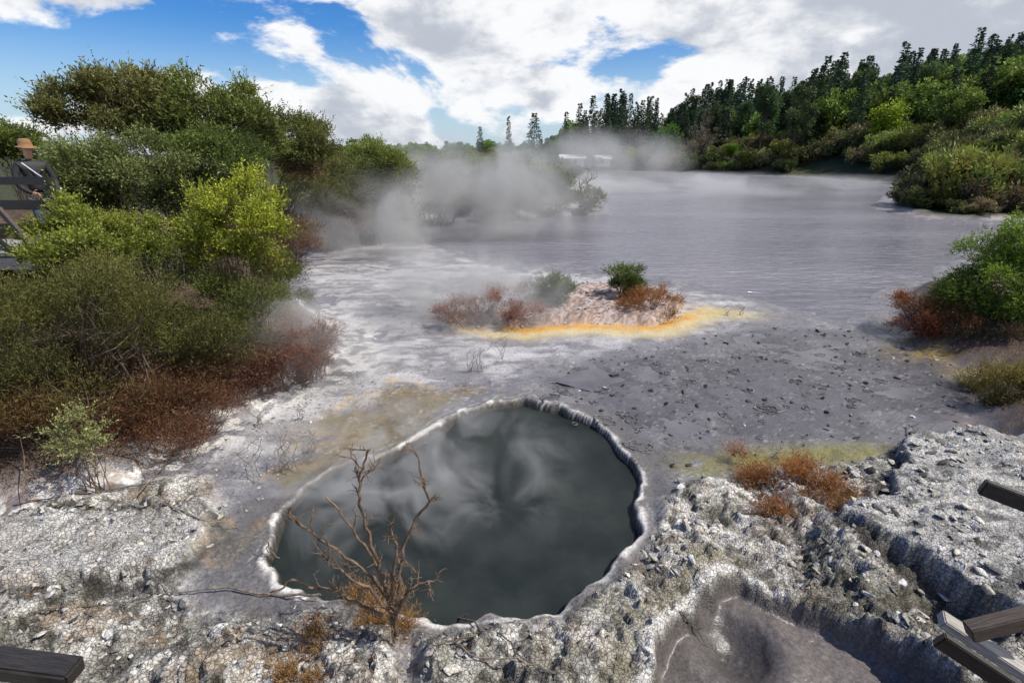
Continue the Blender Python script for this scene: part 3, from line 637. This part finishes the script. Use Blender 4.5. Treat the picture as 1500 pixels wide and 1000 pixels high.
# ------------------------------------------------------------------ loose rocks
def rocks(name,polyg,n,s0,s1,seed,mat,bias=2.2,g0=.08,g1=.62,gate=.44):
    rng=np.random.default_rng(seed);lo=polyg.min(0);hi=polyg.max(0);lo=np.maximum(lo,[-9,1.6]);hi=np.minimum(hi,[11,16])
    px=rng.uniform(lo[0],hi[0],n*4);py=rng.uniform(lo[1],hi[1],n*4)
    k=(sdf(polyg,px,py)>0)&(sdf(POOL,px,py)<-.17)&(sdf(MUD2,px,py)<-.08)&(fbm(px*1.5,py*1.5,3,300)>gate);px=px[k][:n];py=py[k][:n];n=len(px);z=hzs(px,py)
    bm=bmesh.new();bmesh.ops.create_icosphere(bm,subdivisions=2,radius=1);bv=np.array([v.co[:] for v in bm.verts]);bf=np.array([[v.index for v in f.verts] for f in bm.faces]);bm.free()
    V=[];F=[];Cc=[];o=0
    for i in range(n):
        s=s0+(s1-s0)*rng.uniform()**bias
        v=bv.copy()
        for q in range(7):
            d=unit(rng.normal(size=3));m_=v@d;cut=rng.uniform(.2,.6);v-=np.outer(np.maximum(m_-cut,0),d)
        v*=np.array([1.3,rng.uniform(.7,1.2),rng.uniform(.3,.7)])*s;a=rng.uniform(0,6.28);ca,sa=math.cos(a),math.sin(a)
        v=v@np.array([[ca,sa,0],[-sa,ca,0],[0,0,1]]);tx=rng.normal()*.35;v[:,2]+=v[:,0]*tx
        V.append(v+[px[i],py[i],z[i]+s*.05]);F.append(bf+o);o+=len(v)
        g=rng.uniform(g0,g1);w_=rng.uniform(-.01,.06)*g*3;Cc.append(np.repeat([[g+w_*.5,g,g-w_]],len(v),0))
    return mesh_obj(name,np.concatenate(V),np.concatenate(F),mat,np.clip(np.concatenate(Cc),.02,.7),False,{'Wet':np.zeros(o),'Rock':np.ones(o)*.6})
rocks('rock_rubble',RR,2800,.008,.075,1,M_ground,3);rocks('rock_rubble',LR,3200,.008,.055,2,M_ground,3)
rocks('silica_gravel',poly([(300,720),(330,640),(420,580),(520,545),(560,560),(480,640),(400,720),(330,790)]),500,.008,.03,3,M_ground)
rocks('mud_stones',DARK,340,.014,.07,6,M_ground,2.6,.012,.08,.3);rocks('pale_stones',DARK,26,.02,.07,16,M_ground,2,.4,.7,.3);rocks('island_stones',ISL,160,.02,.10,5,M_ground)

# ------------------------------------------------------------------ timber
M_dark=simple_mat('dark_timber',(.012,.011,.010),(.035,.03,.027),12,.45,.5,(1,12,12))
M_weath=simple_mat('weathered_timber',(.20,.19,.175),(.42,.40,.37),9,.8,.6,(1,14,14))
M_brown=simple_mat('brown_timber',(.055,.04,.032),(.12,.09,.07),10,.7,.6,(1,12,12))
def beam(name,a,b,w_,h_,mat,parent=None,bev=.006,roll=0):
    a=Vector(a);b=Vector(b);L=(b-a).length
    bm=bmesh.new();bmesh.ops.create_cube(bm,size=1);bmesh.ops.scale(bm,vec=(L,w_,h_),verts=bm.verts)
    bmesh.ops.bevel(bm,geom=bm.edges[:],offset=bev,segments=2,affect='EDGES')
    me=bpy.data.meshes.new(name);bm.to_mesh(me);bm.free();me.materials.append(mat)
    o=bpy.data.objects.new(name,me);link(o,parent);o.location=(a+b)/2;d=(b-a).normalized()
    q=d.to_track_quat('X','Z');o.rotation_mode='QUATERNION'
    o.rotation_quaternion=q@Quaternion((1,0,0),roll);return o
e=empty('boardwalk_fence')
for zz_,nm in ((3.57,'top_rail'),(3.2,'middle_rail'),(2.83,'lower_rail')):
    beam(nm,(-14,8.5,zz_),(-7.35,8.5,zz_),.05,.15 if nm!='top_rail' else .12,M_dark,e)
for i,xx in enumerate((-13,-11.2,-9.4,-7.42)): beam('post_%d'%(i+1),(xx,8.58,.8),(xx,8.58,3.62),.1,.1,M_dark,e)
beam('stair_rail',at(0,308,8.2),at(48,362,7.6),.05,.12,M_brown,e);beam('stair_rail_lower',at(-30,330,8.2),at(30,380,7.6),.05,.12,M_dark,e)
e=empty('boardwalk')
for i in range(46): beam('deck_board_%d'%(i+1),(-14+i*.145,8.62,2.36),(-14+i*.145,10.2,2.36),.13,.045,M_weath,e,.004)
beam('fascia',(-14,8.60,2.22),(-7.4,8.60,2.22),.04,.2,M_weath,e)
e=empty('viewing_platform_rail')
beam('upper_rail',at(1438,712,2.6),at(1640,790,2.3),.05,.10,M_dark,e)
e=empty('timber_barrier')
beam('weathered_beam',at(1378,905,2.1),at(1640,1075,1.7),.10,.055,M_weath,e)
beam('lower_weathered_beam',at(1375,935,2.15),at(1640,1110,1.75),.05,.10,M_dark,e)
beam('brown_beam',at(1418,925,1.95),at(1640,870,1.9),.07,.09,M_brown,e)
e=empty('platform_handrail')
beam('corner_rail',at(-160,950,1.75),at(112,985,1.75),.12,.09,M_dark,e,.012)
beam('corner_post',at(60,1010,1.70),at(60,1300,1.70),.09,.09,M_dark,e)

# ------------------------------------------------------------------ visitor
def skin(name,J,E,mat,parent,sub=2):
    me=bpy.data.meshes.new(name);me.from_pydata([j[:3] for j in J],E,[])
    o=bpy.data.objects.new(name,me)
    link(o,parent);s=o.modifiers.new('s','SKIN');s.use_smooth_shade=True
    sv=me.skin_vertices[0].data
    for i,j in enumerate(J): sv[i].radius=(j[3],j[4] if len(j)>4 else j[3]);sv[i].use_root=(i==0)
    m_=o.modifiers.new('d','SUBSURF');m_.levels=sub;m_.render_levels=sub
    PEND.append((o,mat));return o
PEND=[]
M_jack=simple_mat('black_jacket',(.010,.010,.012),(.025,.025,.03),30,.7,.3)
M_jean=simple_mat('denim',(.05,.08,.14),(.10,.15,.24),40,.85,.3)
M_skin=simple_mat('skin',(.42,.24,.17),(.50,.30,.22),20,.55,.05)
M_hat=simple_mat('straw_hat',(.17,.09,.04),(.26,.15,.07),40,.85,.4)
M_bag=simple_mat('light_blue_bag',(.40,.48,.60),(.58,.66,.75),15,.7,.2)
M_hair=simple_mat('brown_hair',(.03,.02,.012),(.07,.045,.03),60,.6,.5,(1,1,.2))
M_yel=simple_mat('yellow_badge',(.5,.35,.05),(.6,.42,.08),20,.7,.1)
px_,py_,pz_=at(42,230,9.0)
P=empty('visitor_person',(px_,py_,2.385));P.rotation_euler=(0,0,math.radians(55))
J=[(0,0,.95,.150,.115),(0,0,1.12,.135,.105),(0,.01,1.30,.165,.12),(0,.01,1.42,.13,.095),(0,0,1.50,.06,.06),
 (-.17,.01,1.41,.065),(-.235,0,1.26,.055),(-.25,-.02,1.13,.048),(-.21,-.16,1.02,.040),(-.15,-.25,.98,.033),
 (.17,.01,1.41,.065),(.235,0,1.26,.055),(.25,-.02,1.13,.048),(.21,-.16,1.02,.040),(.15,-.25,.98,.033)]
E=[(0,1),(1,2),(2,3),(3,4),(3,5),(5,6),(6,7),(7,8),(8,9),(3,10),(10,11),(11,12),(12,13),(13,14)]
skin('jacket',J,E,M_jack,P)
J=[(0,0,.93,.15,.115),(-.09,0,.84,.085),(-.10,0,.50,.062),(-.10,.02,.12,.045),(.09,0,.84,.085),(.10,0,.50,.062),(.10,.02,.12,.045)]
skin('trousers',J,[(0,1),(1,2),(2,3),(0,4),(4,5),(5,6)],M_jean,P)
for s_,nm in ((-1,'left'),(1,'right')):
    skin(nm+'_shoe',[(s_*.10,.05,.05,.045),(s_*.10,-.06,.045,.045),(s_*.10,-.16,.04,.035)],[(0,1),(1,2)],M_jack,P)
    hx,hy,hzz=s_*.15,-.25,.98
    skin(nm+'_palm',[(hx,hy,hzz,.024,.03),(hx-s_*.02,hy-.04,hzz-.01,.018,.036),(hx-s_*.035,hy-.075,hzz-.02,.014,.034)],[(0,1),(1,2)],M_skin,P)
    for q in range(4):
        oz=.027-.018*q;l=(.03,.034,.031,.024)[q];bx=hx-s_*.035
        skin(nm+'_finger_%d'%(q+1),[(bx,hy-.07,hzz-.02+oz,.009),(bx-s_*.01,hy-.07-l,hzz-.03+oz,.0085),(bx-s_*.03,hy-.075-l*1.3,hzz-.045+oz,.007),(bx-s_*.045,hy-.06-l*1.2,hzz-.055+oz,.006)],[(0,1),(1,2),(2,3)],M_skin,P,1)
    skin(nm+'_thumb',[(hx-s_*.015,hy-.03,hzz+.02,.011),(hx-s_*.03,hy-.055,hzz+.045,.009),(hx-s_*.045,hy-.085,hzz+.05,.007)],[(0,1),(1,2)],M_skin,P,1)
skin('head',[(0,0,1.49,.05,.05),(0,-.005,1.56,.055,.055),(0,-.02,1.60,.062,.072),(0,-.01,1.665,.074,.092),(0,0,1.72,.062,.075)],[(0,1),(1,2),(2,3),(3,4)],M_skin,P)
skin('nose',[(0,-.09,1.665,.008),(0,-.112,1.635,.013),(0,-.098,1.628,.011)],[(0,1),(1,2)],M_skin,P,1)
for s_ in(-1,1):
    skin('ear',[(s_*.075,.0,1.67,.011),(s_*.08,.005,1.645,.010),(s_*.074,.0,1.62,.007)],[(0,1),(1,2)],M_skin,P,1)
    skin('eye',[(s_*.028,-.086,1.663,.009),(s_*.036,-.084,1.663,.009)],[(0,1)],M_hair,P,1)
skin('mouth',[(-.022,-.083,1.595,.006),(0,-.09,1.593,.007),(.022,-.083,1.595,.006)],[(0,1),(1,2)],M_skin,P,1)
skin('hair',[(0,.035,1.72,.07,.06),(0,.055,1.64,.075,.05),(0,.05,1.56,.06,.04)],[(0,1),(1,2)],M_hair,P)
skin('shoulder_bag',[(.20,-.08,1.08,.05,.10),(.21,-.08,.96,.055,.12)],[(0,1)],M_bag,P)
skin('bag_strap',[(-.13,-.05,1.45,.012,.012),(0,-.135,1.28,.012,.012),(.15,-.12,1.12,.012,.012)],[(0,1),(1,2)],M_bag,P,1)
skin('jacket_badge',[(.07,-.125,1.33,.022,.008),(.11,-.115,1.33,.022,.008)],[(0,1)],M_yel,P,1)
dg=bpy.context.evaluated_depsgraph_get();done=[]
for o,mat in PEND: done.append(bpy.data.meshes.new_from_object(o.evaluated_get(dg)))
for (o,mat),nm_ in zip(PEND,done):
    o.modifiers.clear();o.data=nm_;nm_.materials.clear();nm_.materials.append(mat)
    nm_.polygons.foreach_set('use_smooth',np.ones(len(nm_.polygons),bool))
prf=[(.0,.115),(.05,.118),(.085,.10),(.098,.05),(.102,.0),(.13,-.010),(.155,-.022),(.158,-.028),(.13,-.018),(.098,-.008)]
V=[];F=[];k=28
for r,z in prf:
    for q in range(k):
        a=q*2*math.pi/k;V.append((r*math.cos(a)*(.93),r*math.sin(a)*1.08-.0,z+.012*math.cos(2*a)*(r>.12)+1.705))
for i in range(len(prf)-1):
    for q in range(k): F.append((i*k+q,i*k+(q+1)%k,(i+1)*k+(q+1)%k,(i+1)*k+q))
mesh_obj('sun_hat',V,F,M_hat,None,True,parent=P)

# ------------------------------------------------------------------ far buildings
M_white=simple_mat('white_wall',(.62,.62,.60),(.75,.75,.73),3,.7,.05);M_roof=simple_mat('white_roof',(.6,.62,.65),(.78,.79,.8),2,.5,.1,(1,8,1));M_glass=simple_mat('window_glass',(.03,.035,.04),(.05,.055,.06),3,.1,.0)
def house(u,v,Y_,w_,d_,h_):
    x_,y_,z=at(u,v,Y_);e=empty('white_house',(x_,y_,z))
    bm=bmesh.new();bmesh.ops.create_cube(bm,size=1);bmesh.ops.scale(bm,vec=(w_,d_,h_),verts=bm.verts);bmesh.ops.translate(bm,vec=(0,0,h_/2-1),verts=bm.verts)
    me=bpy.data.meshes.new('walls');bm.to_mesh(me);bm.free();me.materials.append(M_white);link(bpy.data.objects.new('walls',me),e)
    a,b=w_/2+.4,d_/2+.5;zt=h_-1;r=zt+d_*.22
    me=bpy.data.meshes.new('roof');me.from_pydata([(-a,-b,zt-.2),(a,-b,zt-.2),(a,b,zt-.2),(-a,b,zt-.2),(-a,0,r),(a,0,r)],[],[(0,1,5,4),(3,4,5,2),(0,4,3),(1,2,5),(0,3,2,1)]);me.materials.append(M_roof);link(bpy.data.objects.new('roof',me),e)
    for i in range(int(w_/1.8)):
        beam('window_%d'%i,(-w_/2+.8+i*1.8,-d_/2-.02,h_*.5-.8),(-w_/2+1.6+i*1.8,-d_/2-.02,h_*.5-.8),.06,.7,M_glass,e)
house(838,238,118,5,3,2.0);house(882,237,120,3,3,1.8)

# ------------------------------------------------------------------ steam
def steam(name,loc,rad,dens,scale,parent,seed,lo=.42,hi=.72,stretch=(1,1,1),step=6,det=2,rg_=.55):
    m,nt,ns,ln=newmat('steam_mat_%d'%seed)
    tc=N(nt,'ShaderNodeTexCoord');
    le=N(nt,'ShaderNodeVectorMath',operation='LENGTH');ln.new(tc.outputs['Object'],le.inputs[0])
    fall=mrange(nt,le.outputs['Value'],.1,1.0,1,0)
    mp=N(nt,'ShaderNodeMapping');mp.inputs['Scale'].default_value=[a*b for a,b in zip(rad,stretch)];mp.inputs['Location'].default_value=(seed*3.7,seed*1.3,seed*.7);ln.new(tc.outputs['Object'],mp.inputs[0])
    f=mrange(nt,noise_(nt,mp.outputs[0],scale,det,rg_,.9),lo,hi)
    d=math_(nt,'MULTIPLY',math_(nt,'MULTIPLY',fall,f),dens)
    v=N(nt,'ShaderNodeVolumeScatter');v.inputs['Color'].default_value=(.99,.99,1,1);v.inputs['Anisotropy'].default_value=0.0
    ln.new(d,v.inputs['Density']);o=N(nt,'ShaderNodeOutputMaterial');ln.new(v.outputs[0],o.inputs['Volume'])
    m.cycles.volume_step_rate=step
    bm=bmesh.new();bmesh.ops.create_icosphere(bm,subdivisions=3,radius=1);me=bpy.data.meshes.new(name);bm.to_mesh(me);bm.free();me.materials.append(m)
    ob=bpy.data.objects.new(name,me);link(ob,parent);ob.location=loc;ob.scale=rad;return ob
E=empty('steam')
steam('steam_lake_mid',at(690,300,27),(8.0,5,4.6),1.0,.30,E,1,.37,.72,det=3)
steam('steam_left_shore',at(560,335,21),(5.0,3.0,2.6),1.1,.42,E,2,.38,.72,det=3)
steam('steam_island',at(680,430,12.3),(3.2,1.7,1.6),2.7,.75,E,3,.37,.70,det=3)
steam('steam_bank',at(450,500,8.8),(2.1,1.3,1.2),2.3,.95,E,4,.38,.72,det=3)
steam('steam_pool',at(600,700,5.8),(2.7,2.2,.95),3.6,1.4,E,5,.43,.74,(1,.8,1.3),4,3,.6)
steam('steam_far',at(880,235,88),(18,10,6),.24,.10,E,6,.35,.68)
steam('steam_lake_far',at(1010,268,62),(34,20,1.4),.28,.12,E,7,.38,.7,(1,1,3))

# ------------------------------------------------------------------ camera
cd=bpy.data.cameras.new('camera');cd.lens=18;cd.sensor_width=36;cd.clip_start=.05;cd.clip_end=2000
co=link(bpy.data.objects.new('camera',cd));co.location=(0,0,CAMH);co.rotation_euler=(math.pi/2-PIT,0,0);scene.camera=co
scene.view_settings.view_transform='Standard';scene.view_settings.look='None';scene.view_settings.exposure=0
print('done',time.time()-T0)
